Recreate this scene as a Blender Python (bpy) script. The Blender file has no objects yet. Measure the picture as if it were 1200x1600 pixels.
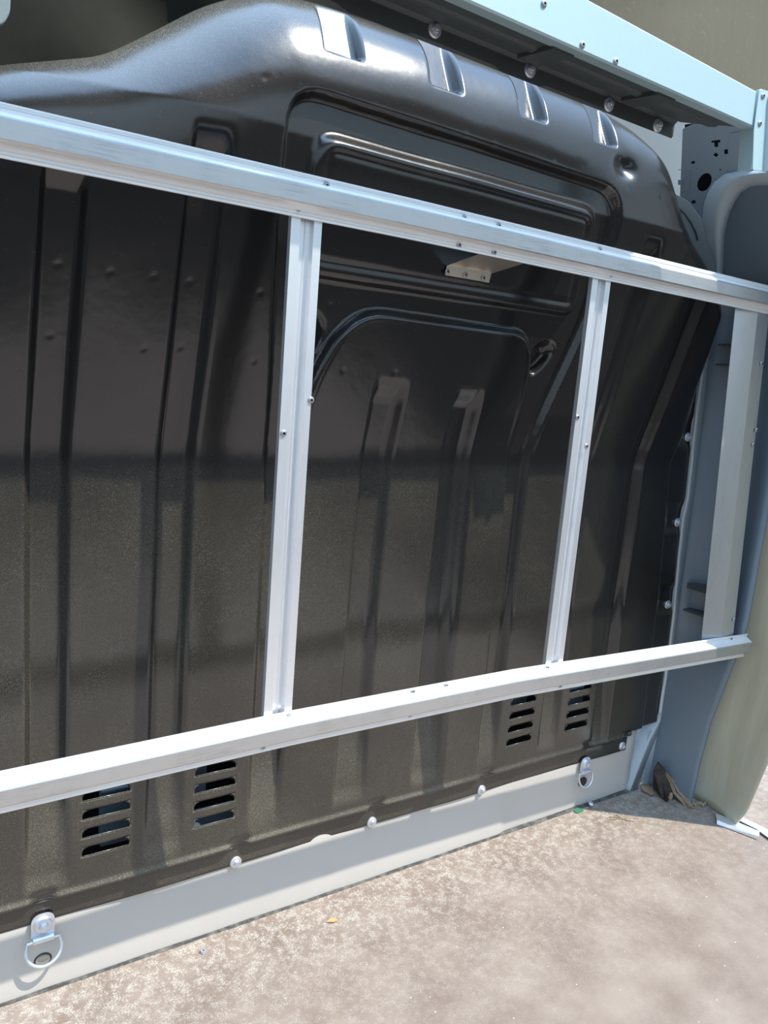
import bpy, bmesh, math, random
import numpy as np
from mathutils import Vector, Matrix
random.seed(4)
SC = bpy.context.scene
COL = SC.collection

# ------------------------------------------------------------------ camera
# world: x runs right along the bulkhead, y into the cab, z up; the bulkhead's lower sheet is the plane y = 0
F_PX = 1208.0977
CAM = np.array([0.0, -1.3714, 1.2])
_H = np.array([1850.0, -65.0, F_PX]); _H /= np.linalg.norm(_H)
_V = np.array([-550.0, 6800.0, F_PX]); _V /= np.linalg.norm(_V)
_Z = -_V
_X = _H - _Z * (_H @ _Z); _X /= np.linalg.norm(_X)
_Y = np.cross(_Z, _X)
MW = np.stack([_X, _Y, _Z])              # camera (right, down, forward) -> world

def P(px, py, y=0.0):                     # where a line of sight meets the plane y
    r = MW @ np.array([px - 600.0, py - 800.0, F_PX])
    return Vector(CAM + r * (y - CAM[1]) / r[1])

def Pz(px, py, z=0.0):
    r = MW @ np.array([px - 600.0, py - 800.0, F_PX])
    return Vector(CAM + r * (z - CAM[2]) / r[2])

def Px(px, py, x):
    r = MW @ np.array([px - 600.0, py - 800.0, F_PX])
    return Vector(CAM + r * x / r[0])

cam_data = bpy.data.cameras.new('camera')
cam = bpy.data.objects.new('camera', cam_data); COL.objects.link(cam)
cam_data.sensor_fit = 'VERTICAL'; cam_data.sensor_height = 36.0
cam_data.lens = F_PX / 1600.0 * 36.0
right = Vector(MW @ np.array([1, 0, 0])); down = Vector(MW @ np.array([0, 1, 0])); fwd = Vector(MW @ np.array([0, 0, 1]))
m = Matrix.Identity(4)
for i in range(3):
    m[i][0] = right[i]; m[i][1] = -down[i]; m[i][2] = -fwd[i]; m[i][3] = CAM[i]
cam.matrix_world = m
cam_data.clip_start = 0.02
SC.camera = cam

# ------------------------------------------------------------------ light
SC.view_settings.view_transform = 'Standard'
SC.view_settings.look = 'None'
SC.view_settings.gamma = 1.0
SC.view_settings.use_curve_mapping = False
SC.view_settings.exposure = 0.0

SUN_DIR = Vector((-0.18, 0.20, -0.43)).normalized()
sd = bpy.data.lights.new('sun', 'SUN'); sd.energy = 6.5; sd.angle = math.radians(0.55); sd.color = (1.0, 0.955, 0.87)
so = bpy.data.objects.new('sun', sd); COL.objects.link(so)
so.rotation_euler = SUN_DIR.to_track_quat('-Z', 'Y').to_euler(); so.location = (2, -3, 5)

w = bpy.data.worlds.new('world'); SC.world = w; w.use_nodes = True
nt = w.node_tree; nt.nodes.clear()
out = nt.nodes.new('ShaderNodeOutputWorld'); bg = nt.nodes.new('ShaderNodeBackground')
tc = nt.nodes.new('ShaderNodeTexCoord'); sx = nt.nodes.new('ShaderNodeSeparateXYZ'); rp = nt.nodes.new('ShaderNodeValToRGB')
nt.links.new(tc.outputs['Generated'], sx.inputs[0])
mp = nt.nodes.new('ShaderNodeMapRange'); mp.inputs[1].default_value = -1; mp.inputs[2].default_value = 1
nt.links.new(sx.outputs[2], mp.inputs[0]); nt.links.new(mp.outputs[0], rp.inputs[0])
el = rp.color_ramp.elements
el[0].position = 0.0; el[0].color = (0.05, 0.052, 0.06, 1)
el[1].position = 1.0; el[1].color = (2.2, 3.3, 4.9, 1)
for p, c in ((0.485, (0.09, 0.10, 0.11, 1)), (0.515, (0.52, 0.60, 0.66, 1)), (0.62, (0.56, 0.74, 0.88, 1)), (0.80, (0.62, 0.85, 1.12, 1)), (0.92, (1.1, 1.8, 2.9, 1))):
    e = el.new(p); e.color = c
nt.links.new(rp.outputs[0], bg.inputs[0]); bg.inputs[1].default_value = 1.25
nt.links.new(bg.outputs[0], out.inputs[0])

# ------------------------------------------------------------------ materials
def new_mat(name):
    m_ = bpy.data.materials.new(name); m_.use_nodes = True
    n = m_.node_tree; b = n.nodes['Principled BSDF']
    return m_, n, b

def N(n, kind, **kw):
    x = n.nodes.new(kind)
    for k, v in kw.items():
        if k in x.inputs: x.inputs[k].default_value = v
        else: setattr(x, k, v)
    return x

def ramp(n, src, stops):
    r = n.nodes.new('ShaderNodeValToRGB')
    e = r.color_ramp.elements
    e[0].position, e[0].color = stops[0][0], (*([stops[0][1]] * 3 if not isinstance(stops[0][1], tuple) else stops[0][1]), 1)
    e[1].position, e[1].color = stops[-1][0], (*([stops[-1][1]] * 3 if not isinstance(stops[-1][1], tuple) else stops[-1][1]), 1)
    for p, c in stops[1:-1]:
        q = e.new(p); q.color = (*([c] * 3 if not isinstance(c, tuple) else c), 1)
    n.links.new(src, r.inputs[0])
    return r.outputs[0]

def mix(n, fac, a, b):
    x = n.nodes.new('ShaderNodeMix'); x.data_type = 'RGBA'
    for s, v in ((x.inputs[0], fac), (x.inputs[6], a), (x.inputs[7], b)):
        if isinstance(v, (int, float)): s.default_value = v
        elif isinstance(v, tuple): s.default_value = (*v, 1) if len(v) == 3 else v
        else: n.links.new(v, s)
    return x.outputs[2]

def math_(n, op, a, b=None, clamp=False):
    x = n.nodes.new('ShaderNodeMath'); x.operation = op; x.use_clamp = clamp
    for s, v in ((x.inputs[0], a), (x.inputs[1], b)):
        if v is None: continue
        if isinstance(v, (int, float)): s.default_value = v
        else: n.links.new(v, s)
    return x.outputs[0]

def coords(n, scale=(1, 1, 1)):
    g = n.nodes.new('ShaderNodeNewGeometry')
    v = n.nodes.new('ShaderNodeMapping'); v.inputs['Scale'].default_value = scale
    n.links.new(g.outputs['Position'], v.inputs[0])
    return v.outputs[0], g

def noise(n, vec, scale, detail=3.0, rough=0.55):
    x = N(n, 'ShaderNodeTexNoise', Scale=scale, Detail=detail, Roughness=rough)
    n.links.new(vec, x.inputs['Vector'])
    return x.outputs['Fac']

def bump(n, b, h, strength, dist):
    x = N(n, 'ShaderNodeBump', Strength=strength, Distance=dist)
    n.links.new(h, x.inputs['Height']); n.links.new(x.outputs[0], b.inputs['Normal'])

def mat_black():
    m_, n, b = new_mat('black_paint_dusty')
    v, g = coords(n)
    sep = n.nodes.new('ShaderNodeSeparateXYZ'); n.links.new(g.outputs['Normal'], sep.inputs[0])
    fine = noise(n, v, 900, 2)
    spk = ramp(n, fine, [(0.52, 0.0), (0.66, 1.0)])
    big = ramp(n, noise(n, v, 3.0, 4), [(0.3, 0.45), (0.7, 1.0)])
    upf = math_(n, 'MULTIPLY_ADD', sep.outputs[2], 0.9); upf.node.inputs[2].default_value = 0.092
    upc = math_(n, 'MAXIMUM', upf, 0.035)
    upc = math_(n, 'MINIMUM', upc, 0.32)
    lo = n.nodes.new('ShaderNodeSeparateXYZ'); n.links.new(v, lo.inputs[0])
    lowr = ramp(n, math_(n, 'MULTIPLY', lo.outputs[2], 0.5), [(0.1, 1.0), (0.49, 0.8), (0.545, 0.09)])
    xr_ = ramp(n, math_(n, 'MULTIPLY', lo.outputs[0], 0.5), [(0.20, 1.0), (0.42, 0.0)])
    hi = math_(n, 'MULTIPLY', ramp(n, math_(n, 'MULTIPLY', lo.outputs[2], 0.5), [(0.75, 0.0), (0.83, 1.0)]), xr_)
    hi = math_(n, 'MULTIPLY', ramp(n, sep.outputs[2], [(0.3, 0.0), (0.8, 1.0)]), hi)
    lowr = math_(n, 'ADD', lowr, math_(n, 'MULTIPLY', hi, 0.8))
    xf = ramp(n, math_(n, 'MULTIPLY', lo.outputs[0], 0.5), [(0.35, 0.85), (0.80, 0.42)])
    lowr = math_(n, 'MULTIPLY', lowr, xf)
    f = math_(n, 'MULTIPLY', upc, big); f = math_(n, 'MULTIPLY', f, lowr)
    f = math_(n, 'MULTIPLY', f, math_(n, 'MULTIPLY_ADD', spk, 2.4)); 
    f.node.inputs[1].node.inputs[2].default_value = 0.35
    vo = N(n, 'ShaderNodeTexVoronoi', Scale=210.0); n.links.new(v, vo.inputs['Vector'])
    dot = ramp(n, vo.outputs['Distance'], [(0.05, 1.0), (0.13, 0.0)])
    sel = ramp(n, vo.outputs['Color'], [(0.74, 0.0), (0.82, 1.0)])
    dots = math_(n, 'MULTIPLY', dot, sel)
    dots = math_(n, 'MULTIPLY', dots, big)
    f2 = math_(n, 'ADD', f, math_(n, 'MULTIPLY', dots, 0.55), True)
    v3, _ = coords(n, (1.0, 1.0, 0.6))
    sc1 = ramp(n, noise(n, v3, 55, 8, 0.85), [(0.685, 0.0), (0.72, 1.0)])
    sc2 = ramp(n, noise(n, v3, 3.1, 2, 0.5), [(0.56, 0.0), (0.66, 1.0)])
    f2 = math_(n, 'ADD', f2, math_(n, 'MULTIPLY', math_(n, 'MULTIPLY', sc1, sc2), 0.35), True)
    c = mix(n, f2, (0.011, 0.010, 0.010), (0.48, 0.43, 0.30))
    n.links.new(c, b.inputs['Base Color'])
    r = math_(n, 'MULTIPLY_ADD', f2, 0.7); r.node.inputs[2].default_value = 0.20
    n.links.new(r, b.inputs['Roughness'])
    b.inputs['Specular IOR Level'].default_value = 0.85
    bump(n, b, noise(n, v, 28, 2), 0.10, 0.004)
    return m_

def mat_alu(name, rough=0.28, col=(0.86, 0.87, 0.88), scratch=0.25, stretch=(1, 30, 30), metallic=1.0, sc=12):
    m_, n, b = new_mat(name)
    v, g = coords(n, stretch)
    s1 = noise(n, v, sc, 5, 0.7)
    v2, _ = coords(n)
    s2 = noise(n, v2, 14, 4, 0.6)
    mk = math_(n, 'MULTIPLY', ramp(n, s1, [(0.45, 0.0), (0.75, 1.0)]), ramp(n, s2, [(0.42, 0.0), (0.66, 1.0)]))
    n.links.new(mix(n, math_(n, 'MULTIPLY', mk, scratch * 2.2, True), col, (0.33, 0.33, 0.34)), b.inputs['Base Color'])
    r = math_(n, 'MULTIPLY_ADD', s1, 0.22); r.node.inputs[2].default_value = rough - 0.08
    n.links.new(r, b.inputs['Roughness'])
    b.inputs['Metallic'].default_value = metallic
    bump(n, b, s1, 0.06, 0.001)
    return m_

def mat_paint(name, col, rough=0.35, spec=0.5, dirt=0.2, dirt_col=(0.3, 0.28, 0.24), metallic=0.0, dscale=6):
    m_, n, b = new_mat(name)
    v, g = coords(n)
    a = ramp(n, noise(n, v, dscale, 5, 0.65), [(0.42, 0.0), (0.72, 1.0)])
    n.links.new(mix(n, math_(n, 'MULTIPLY', a, dirt), col, dirt_col), b.inputs['Base Color'])
    b.inputs['Roughness'].default_value = rough
    b.inputs['Specular IOR Level'].default_value = spec
    b.inputs['Metallic'].default_value = metallic
    bump(n, b, noise(n, v, 60, 2), 0.05, 0.002)
    return m_

def mat_floor():
    m_, n, b = new_mat('resin_plywood_floor')
    v, g = coords(n)
    base = mix(n, ramp(n, noise(n, v, 7, 6, 0.6), [(0.35, 0.0), (0.65, 1.0)]), (0.165, 0.115, 0.086), (0.255, 0.195, 0.152))
    # anti-slip wire mesh print
    vo = N(n, 'ShaderNodeTexVoronoi', Scale=330.0, Randomness=0.25); n.links.new(v, vo.inputs['Vector'])
    mesh_ = ramp(n, vo.outputs['Distance'], [(0.25, 0.0), (0.6, 1.0)])
    base = mix(n, math_(n, 'MULTIPLY', mesh_, 0.35), base, (0.295, 0.25, 0.21))
    # pale dust, thickest along the sill and by the corner
    sp = n.nodes.new('ShaderNodeSeparateXYZ'); n.links.new(v, sp.inputs[0])
    near = ramp(n, math_(n, 'ADD', sp.outputs[1], 1.0), [(0.45, 0.0), (0.80, 0.45), (0.94, 1.0)])
    dn = ramp(n, noise(n, v, 42, 10, 0.85), [(0.47, 0.0), (0.56, 1.0)])
    gr = ramp(n, noise(n, v, 330, 3, 0.7), [(0.42, 0.05), (0.60, 1.0)])
    f = math_(n, 'MULTIPLY', math_(n, 'MULTIPLY', near, dn), gr)
    dn2 = ramp(n, noise(n, v, 9, 10, 0.85), [(0.5, 0.0), (0.64, 1.0)])
    f = math_(n, 'ADD', f, math_(n, 'MULTIPLY', math_(n, 'MULTIPLY', dn2, gr), 0.15), True)
    c = mix(n, math_(n, 'MULTIPLY', f, 0.75), base, (0.62, 0.58, 0.50))
    # white chips
    vc = N(n, 'ShaderNodeTexVoronoi', Scale=60.0); n.links.new(v, vc.inputs['Vector'])
    chip = math_(n, 'MULTIPLY', ramp(n, vc.outputs['Distance'], [(0.06, 1.0), (0.1, 0.0)]), ramp(n, vc.outputs['Color'], [(0.72, 0.0), (0.78, 1.0)]))
    c = mix(n, math_(n, 'MULTIPLY', chip, 0.8), c, (0.78, 0.76, 0.72))
    # near-black grime line against the sill
    n.links.new(c, b.inputs['Base Color'])
    b.inputs['Roughness'].default_value = 0.62
    b.inputs['Specular IOR Level'].default_value = 0.3
    bump(n, b, vo.outputs['Distance'], 0.25, 0.0015)
    return m_

def mat_tarp(name, col, col2, rough=0.7):
    m_, n, b = new_mat(name)
    v, g = coords(n)
    v2, _ = coords(n, (3, 3, 0.35))
    a = ramp(n, noise(n, v2, 7, 5, 0.6), [(0.3, 0.0), (0.7, 1.0)])
    c = mix(n, a, col, col2)
    s = ramp(n, noise(n, v, 45, 6, 0.8), [(0.58, 0.0), (0.74, 1.0)])
    c = mix(n, math_(n, 'MULTIPLY', s, 0.22), c, (0.42, 0.42, 0.36))
    sp = n.nodes.new('ShaderNodeSeparateXYZ'); n.links.new(v, sp.inputs[0])
    low = math_(n, 'MULTIPLY', ramp(n, sp.outputs[2], [(0.03, 1.0), (0.30, 0.0)]), ramp(n, noise(n, v, 26, 6, 0.7), [(0.4, 0.0), (0.6, 1.0)]))
    c = mix(n, math_(n, 'MULTIPLY', low, 0.55), c, (0.42, 0.42, 0.40))
    n.links.new(c, b.inputs['Base Color'])
    b.inputs['Roughness'].default_value = rough
    b.inputs['Specular IOR Level'].default_value = 0.25
    bump(n, b, noise(n, v, 700, 2), 0.3, 0.0006)
    return m_

M_BLACK = mat_black()
M_ALU = mat_alu('extruded_aluminium', 0.38, (0.93, 0.93, 0.93), 0.10, metallic=0.5)
M_ALUBAND = mat_alu('scuffed_aluminium', 0.38, (0.60, 0.60, 0.60), 0.45, metallic=0.9)
M_ALUPOST = mat_alu('aluminium_channel', 0.36, (0.82, 0.83, 0.85), 0.12, (30, 30, 1), 0.8)
M_ALUBR = mat_alu('brushed_aluminium', 0.42, (0.74, 0.70, 0.62), 0.1, (1, 20, 40))
M_GALV = mat_paint('galvanised_sheet', (0.47, 0.62, 0.65), 0.42, 0.5, 0.12, (0.4, 0.5, 0.52), 0.35, 90)
M_SILL = mat_paint('grey_body_paint', (0.50, 0.47, 0.43), 0.30, 0.5, 0.15, (0.42, 0.40, 0.36))
M_PILLAR = mat_paint('blue_grey_body_paint', (0.165, 0.215, 0.26), 0.32, 0.5, 0.15, (0.25, 0.24, 0.22), 0.15)
M_CAVITY = mat_paint('dull_grey_body_paint', (0.07, 0.082, 0.085), 0.5, 0.4, 0.3, (0.05, 0.05, 0.042))
M_PALE = mat_paint('pale_grey_body_paint', (0.20, 0.225, 0.235), 0.4, 0.5, 0.25, (0.14, 0.13, 0.11))
M_SEAL = mat_paint('seam_sealer', (0.40, 0.45, 0.48), 0.42, 0.45, 0.25, (0.5, 0.52, 0.5), 0.1, 20)
M_ZINC = mat_alu('zinc_plated_steel', 0.34, (0.72, 0.75, 0.80), 0.1, (1, 1, 1), 0.8, 60)
M_SCREW = mat_alu('dull_screw_steel', 0.4, (0.42, 0.42, 0.44), 0.1, (1, 1, 1), 0.9, 60)
M_HEAD = mat_paint('olive_headliner', (0.022, 0.021, 0.015), 0.85, 0.2, 0.5, (0.05, 0.048, 0.034), 0, 4)
M_DARK = mat_paint('painted_void_shade', (0.008, 0.008, 0.009), 0.7, 0.2, 0.1, (0.02, 0.02, 0.02))  # near-black colour standing in for shade inside hollows
M_FLOOR = mat_floor()
M_TARP = mat_tarp('beige_lining', (0.43, 0.385, 0.26), (0.54, 0.485, 0.345))
M_TARP2 = mat_tarp('olive_tarpaulin', (0.112, 0.10, 0.069), (0.125, 0.112, 0.076), 0.8)
M_PLY = mat_paint('film_faced_plywood', (0.030, 0.018, 0.014), 0.5, 0.3, 0.2, (0.2, 0.17, 0.15), 0, 60)
M_WOOD = mat_alu('splintered_wood', 0.8, (0.30, 0.20, 0.115), 0.3, (4, 4, 40), 0.0, 10)
M_SOCKET = mat_paint('dark_socket', (0.02, 0.02, 0.022), 0.5, 0.4, 0.1)
M_GREEN = mat_paint('green_plastic', (0.03, 0.16, 0.08), 0.4)
M_LEAF = mat_paint('dry_leaf', (0.50, 0.30, 0.12), 0.7)

# ------------------------------------------------------------------ helpers
def link(name, me, mat, parent=None):
    me.materials.clear(); me.materials.append(mat)
    o = bpy.data.objects.new(name, me); COL.objects.link(o)
    if parent is not None: o.parent = parent
    return o

def obj(name, bm, mat, parent=None, smooth=False):
    bmesh.ops.recalc_face_normals(bm, faces=bm.faces)
    me = bpy.data.meshes.new(name); bm.to_mesh(me); bm.free()
    if smooth:
        for p in me.polygons: p.use_smooth = True
    return link(name, me, mat, parent)

def tag(o, label, cat, group=None, kind=None):
    o['label'] = label; o['category'] = cat
    if group: o['group'] = group
    if kind: o['kind'] = kind
    return o

def struct(o, label=None):
    o['kind'] = 'structure'
    if label: o['label'] = label
    return o

def empty(name, loc):
    o = bpy.data.objects.new(name, None); COL.objects.link(o); o.location = loc; o.empty_display_size = 0.05
    return o

def keep(o, parent):                     # parent without moving the mesh built in world coordinates
    o.parent = parent
    o.matrix_parent_inverse = Matrix.Translation(-Vector(parent.location))
    return o

def bm_box(bm, lo, hi):
    vs = [bm.verts.new((x, y, z)) for x in (lo[0], hi[0]) for y in (lo[1], hi[1]) for z in (lo[2], hi[2])]
    for f in ((0, 1, 3, 2), (4, 6, 7, 5), (0, 4, 5, 1), (2, 3, 7, 6), (0, 2, 6, 4), (1, 5, 7, 3)):
        bm.faces.new([vs[i] for i in f])
    return vs

def bm_prism(bm, pts, vec):              # polygon pushed along a vector
    vec = Vector(vec)
    a = [bm.verts.new(p) for p in pts]; b = [bm.verts.new(Vector(p) + vec) for p in pts]
    bm.faces.new(a); bm.faces.new(b[::-1])
    k = len(pts)
    for i in range(k): bm.faces.new((a[i], a[(i + 1) % k], b[(i + 1) % k], b[i]))

def bm_sweep(bm, rows, closed=False, cap=True):   # rows: list of equally long point lists
    vr = [[bm.verts.new(p) for p in r] for r in rows]
    k = len(rows[0])
    for i in range(len(vr) - 1):
        for j in range(k if closed else k - 1):
            bm.faces.new((vr[i][j], vr[i][(j + 1) % k], vr[i + 1][(j + 1) % k], vr[i + 1][j]))
    if closed and cap:
        bm.faces.new(vr[0][::-1]); bm.faces.new(vr[-1])

def bm_lathe(bm, prof, seg=20, cap=True):         # prof: (radius, height along -y), axis = y
    rows = []
    for r, h in prof:
        rows.append([(r * math.cos(2 * math.pi * i / seg), -h, r * math.sin(2 * math.pi * i / seg)) for i in range(seg)])
    bm_sweep(bm, rows, True, cap)

def bm_tube(bm, pts, r, seg=10, closed=False):
    pts = [Vector(p) for p in pts]; k = len(pts); rows = []
    for i, p in enumerate(pts):
        a = pts[(i - 1) % k] if (closed or i > 0) else p
        b = pts[(i + 1) % k] if (closed or i < k - 1) else p
        t = (b - a).normalized()
        u = t.cross(Vector((0, 1, 0.001))).normalized(); v = t.cross(u).normalized()
        rows.append([p + u * r * math.cos(2 * math.pi * j / seg) + v * r * math.sin(2 * math.pi * j / seg) for j in range(seg)])
    if closed: rows.append(rows[0])
    bm_sweep(bm, rows, True, not closed)

def bevel(o, w=0.001, seg=2):
    b = o.modifiers.new('bevel', 'BEVEL'); b.width = w; b.segments = seg; b.limit_method = 'ANGLE'; b.angle_limit = math.radians(30)
    return o

# --- shared hardware meshes (axis along y, head towards -y)
def screw_mesh():
    bm = bmesh.new()
    bm_lathe(bm, [(0.0058, -0.0005), (0.0058, 0.0008), (0.0050, 0.0020), (0.0036, 0.0027), (0.0022, 0.0028), (0.0019, 0.0010)], 18)
    bmesh.ops.recalc_face_normals(bm, faces=bm.faces)
    me = bpy.data.meshes.new('screw'); bm.to_mesh(me); bm.free(); me.materials.append(M_SCREW); me.materials.append(M_SOCKET)
    for p in me.polygons:
        p.use_smooth = False
        if max((me.vertices[i].co.x ** 2 + me.vertices[i].co.z ** 2) ** 0.5 for i in p.vertices) < 0.0024: p.material_index = 1
    return me
SCREW = screw_mesh()

def screw(parent, p, normal=(0, -1, 0)):
    o = bpy.data.objects.new('screw', SCREW); COL.objects.link(o)
    q = Vector((0, -1, 0)).rotation_difference(Vector(normal).normalized())
    o.parent = parent
    o.rotation_euler = q.to_euler()
    o.location = Vector(p) - Vector(parent.location)
    return o

def bolt_bm(r=0.0105):
    bm = bmesh.new()
    bm_lathe(bm, [(r * 1.25, -0.001), (r * 1.25, 0.0015), (r * 1.12, 0.0032), (r * 0.75, 0.0042)], 24)
    hexp = [(r * 0.66 * math.cos(math.pi / 3 * i), -0.003, r * 0.66 * math.sin(math.pi / 3 * i)) for i in range(6)]
    bm_prism(bm, hexp, (0, -0.0065, 0))
    bm_lathe(bm, [(r * 0.45, 0.009), (r * 0.40, 0.0105), (r * 0.2, 0.0112)], 12)
    bmesh.ops.recalc_face_normals(bm, faces=bm.faces)
    return bm
_b = bolt_bm(); BOLT = bpy.data.meshes.new('bolt'); _b.to_mesh(BOLT); _b.free(); BOLT.materials.append(M_ZINC)

def bolt(parent, p):
    o = bpy.data.objects.new('bolt', BOLT); COL.objects.link(o); o.parent = parent
    o.location = Vector(p) - Vector(parent.location)
    return o

# ------------------------------------------------------------------ bulkhead relief
def sstep(a, b, x):
    t = np.clip((x - a) / (b - a), 0, 1)
    return t * t * (3 - 2 * t)

def poly_sdf(px, pz, pts):               # signed distance, negative inside
    pts = np.array(pts, float); d = np.full(px.shape, 1e9); inside = np.zeros(px.shape, bool)
    k = len(pts)
    for i in range(k):
        a = pts[i]; b = pts[(i + 1) % k]; e = b - a
        wx = px - a[0]; wz = pz - a[1]
        t = np.clip((wx * e[0] + wz * e[1]) / (e @ e + 1e-12), 0, 1)
        d = np.minimum(d, np.hypot(wx - e[0] * t, wz - e[1] * t))
        c = ((a[1] > pz) != (b[1] > pz))
        with np.errstate(divide='ignore', invalid='ignore'):
            xx = (b[0] - a[0]) * (pz - a[1]) / (b[1] - a[1]) + a[0]
        inside ^= c & (px < xx)
    return np.where(inside, -d, d)

def line_dist(px, pz, pts):
    pts = np.array(pts, float); d = np.full(px.shape, 1e9)
    for a, b in zip(pts[:-1], pts[1:]):
        e = b - a; wx = px - a[0]; wz = pz - a[1]
        t = np.clip((wx * e[0] + wz * e[1]) / (e @ e), 0, 1)
        d = np.minimum(d, np.hypot(wx - e[0] * t, wz - e[1] * t))
    return d

def rounded(pts, r, seg=6):              # round a polygon's corners
    out_ = []; k = len(pts)
    for i in range(k):
        p0, p1, p2 = (np.array(pts[(i + j) % k], float) for j in (-1, 0, 1))
        rr = r[i] if isinstance(r, (list, tuple)) else r
        if rr <= 0: out_.append(tuple(p1)); continue
        a = (p0 - p1); b = (p2 - p1); la = np.linalg.norm(a); lb = np.linalg.norm(b)
        rr = min(rr, la * 0.45, lb * 0.45)
        A = p1 + a / la * rr; B = p1 + b / lb * rr
        for s in range(seg + 1):
            t = s / seg
            out_.append(tuple((1 - t) ** 2 * A + 2 * t * (1 - t) * p1 + t * t * B))
    return out_

def smooth_line(xs, ys, x):
    # monotone-ish smooth interpolation through the given points
    xs = np.array(xs); ys = np.array(ys)
    fine = np.linspace(xs[0], xs[-1], 800); yf = np.interp(fine, xs, ys)
    ker = np.hanning(41); ker /= ker.sum()
    yp = np.convolve(np.pad(yf, 20, mode='edge'), ker, 'same')[20:-20]
    return np.interp(x, fine, yp)

TOPX = [-0.12, 0.04, 0.10, 0.163, 0.313, 0.389, 0.47, 0.56, 0.66, 0.90, 1.25, 1.373, 1.47, 1.54, 1.585, 1.63, 1.68, 1.75, 1.81, 1.86, 1.90, 2.0]
TOPZ = [1.20, 1.50, 1.575, 1.602, 1.655, 1.712, 1.775, 1.822, 1.838, 1.846, 1.846, 1.840, 1.818, 1.780, 1.738, 1.672, 1.618, 1.578, 1.548, 1.51, 1.47, 1.45]
def ztop(x): return smooth_line(TOPX, TOPZ, x)

BODY_R = [(1.93, 0.05), (1.916, 0.19), (1.911, 0.45), (1.885, 0.85), (1.87, 1.02), (1.915, 1.2), (1.94, 1.42), (1.94, 1.6)]
MAIN = rounded([(0.635, 0.20), (0.635, 0.98), (0.622, 1.15), (0.590, 1.40), (0.575, 1.655), (1.395, 1.640), (1.405, 1.45), (1.385, 1.32), (1.325, 1.06), (1.322, 0.70), (1.322, 0.20)],
               [0, 0.05, 0.1, 0.1, 0.075, 0.07, 0.1, 0.1, 0.08, 0, 0])
ARCH = rounded([(0.702, 0.18), (0.702, 0.95), (0.690, 1.16), (0.765, 1.325), (1.238, 1.320), (1.262, 1.20), (1.266, 0.95), (1.266, 0.18)],
               [0, 0.1, 0.09, 0.10, 0.09, 0.06, 0.1, 0])
INNER = rounded([(0.640, 1.365), (0.640, 1.598), (1.335, 1.592), (1.350, 1.365)], [0.05, 0.045, 0.045, 0.04])
RIBS = [  # centre line (x, z), half width, upper end z, lower end z
    ([(0.238, 0.20), (0.238, 1.05), (0.246, 1.50)], 0.034, 1.475, 0.22),
    ([(0.452, 0.20), (0.456, 1.05), (0.460, 1.70)], 0.034, 1.56, 0.225),
    ([(0.880, 0.20), (0.886, 1.02), (0.886, 1.30)], 0.037, 1.185, 0.235),
    ([(1.094, 0.20), (1.096, 1.02), (1.096, 1.30)], 0.036, 1.180, 0.235),
    ([(1.512, 0.20), (1.512, 1.05), (1.530, 1.50)], 0.031, 1.56, 0.235),
    ([(1.722, 0.18), (1.722, 1.00), (1.738, 1.20), (1.752, 1.50)], 0.031, 1.50, 0.185)]
NOTCH = [0.655, 0.870, 1.088, 1.305]
BOLT_X = [0.232, 0.616, 0.960, 1.300, 1.681, 1.849]
LOUV = [(0.299, 0.386), (0.514, 0.600), (1.359, 1.447), (1.576, 1.662)]
LZ = [0.268 + 0.0375 * i for i in range(4)]           # lower lips
LH = 0.0185                                           # slot height

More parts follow.
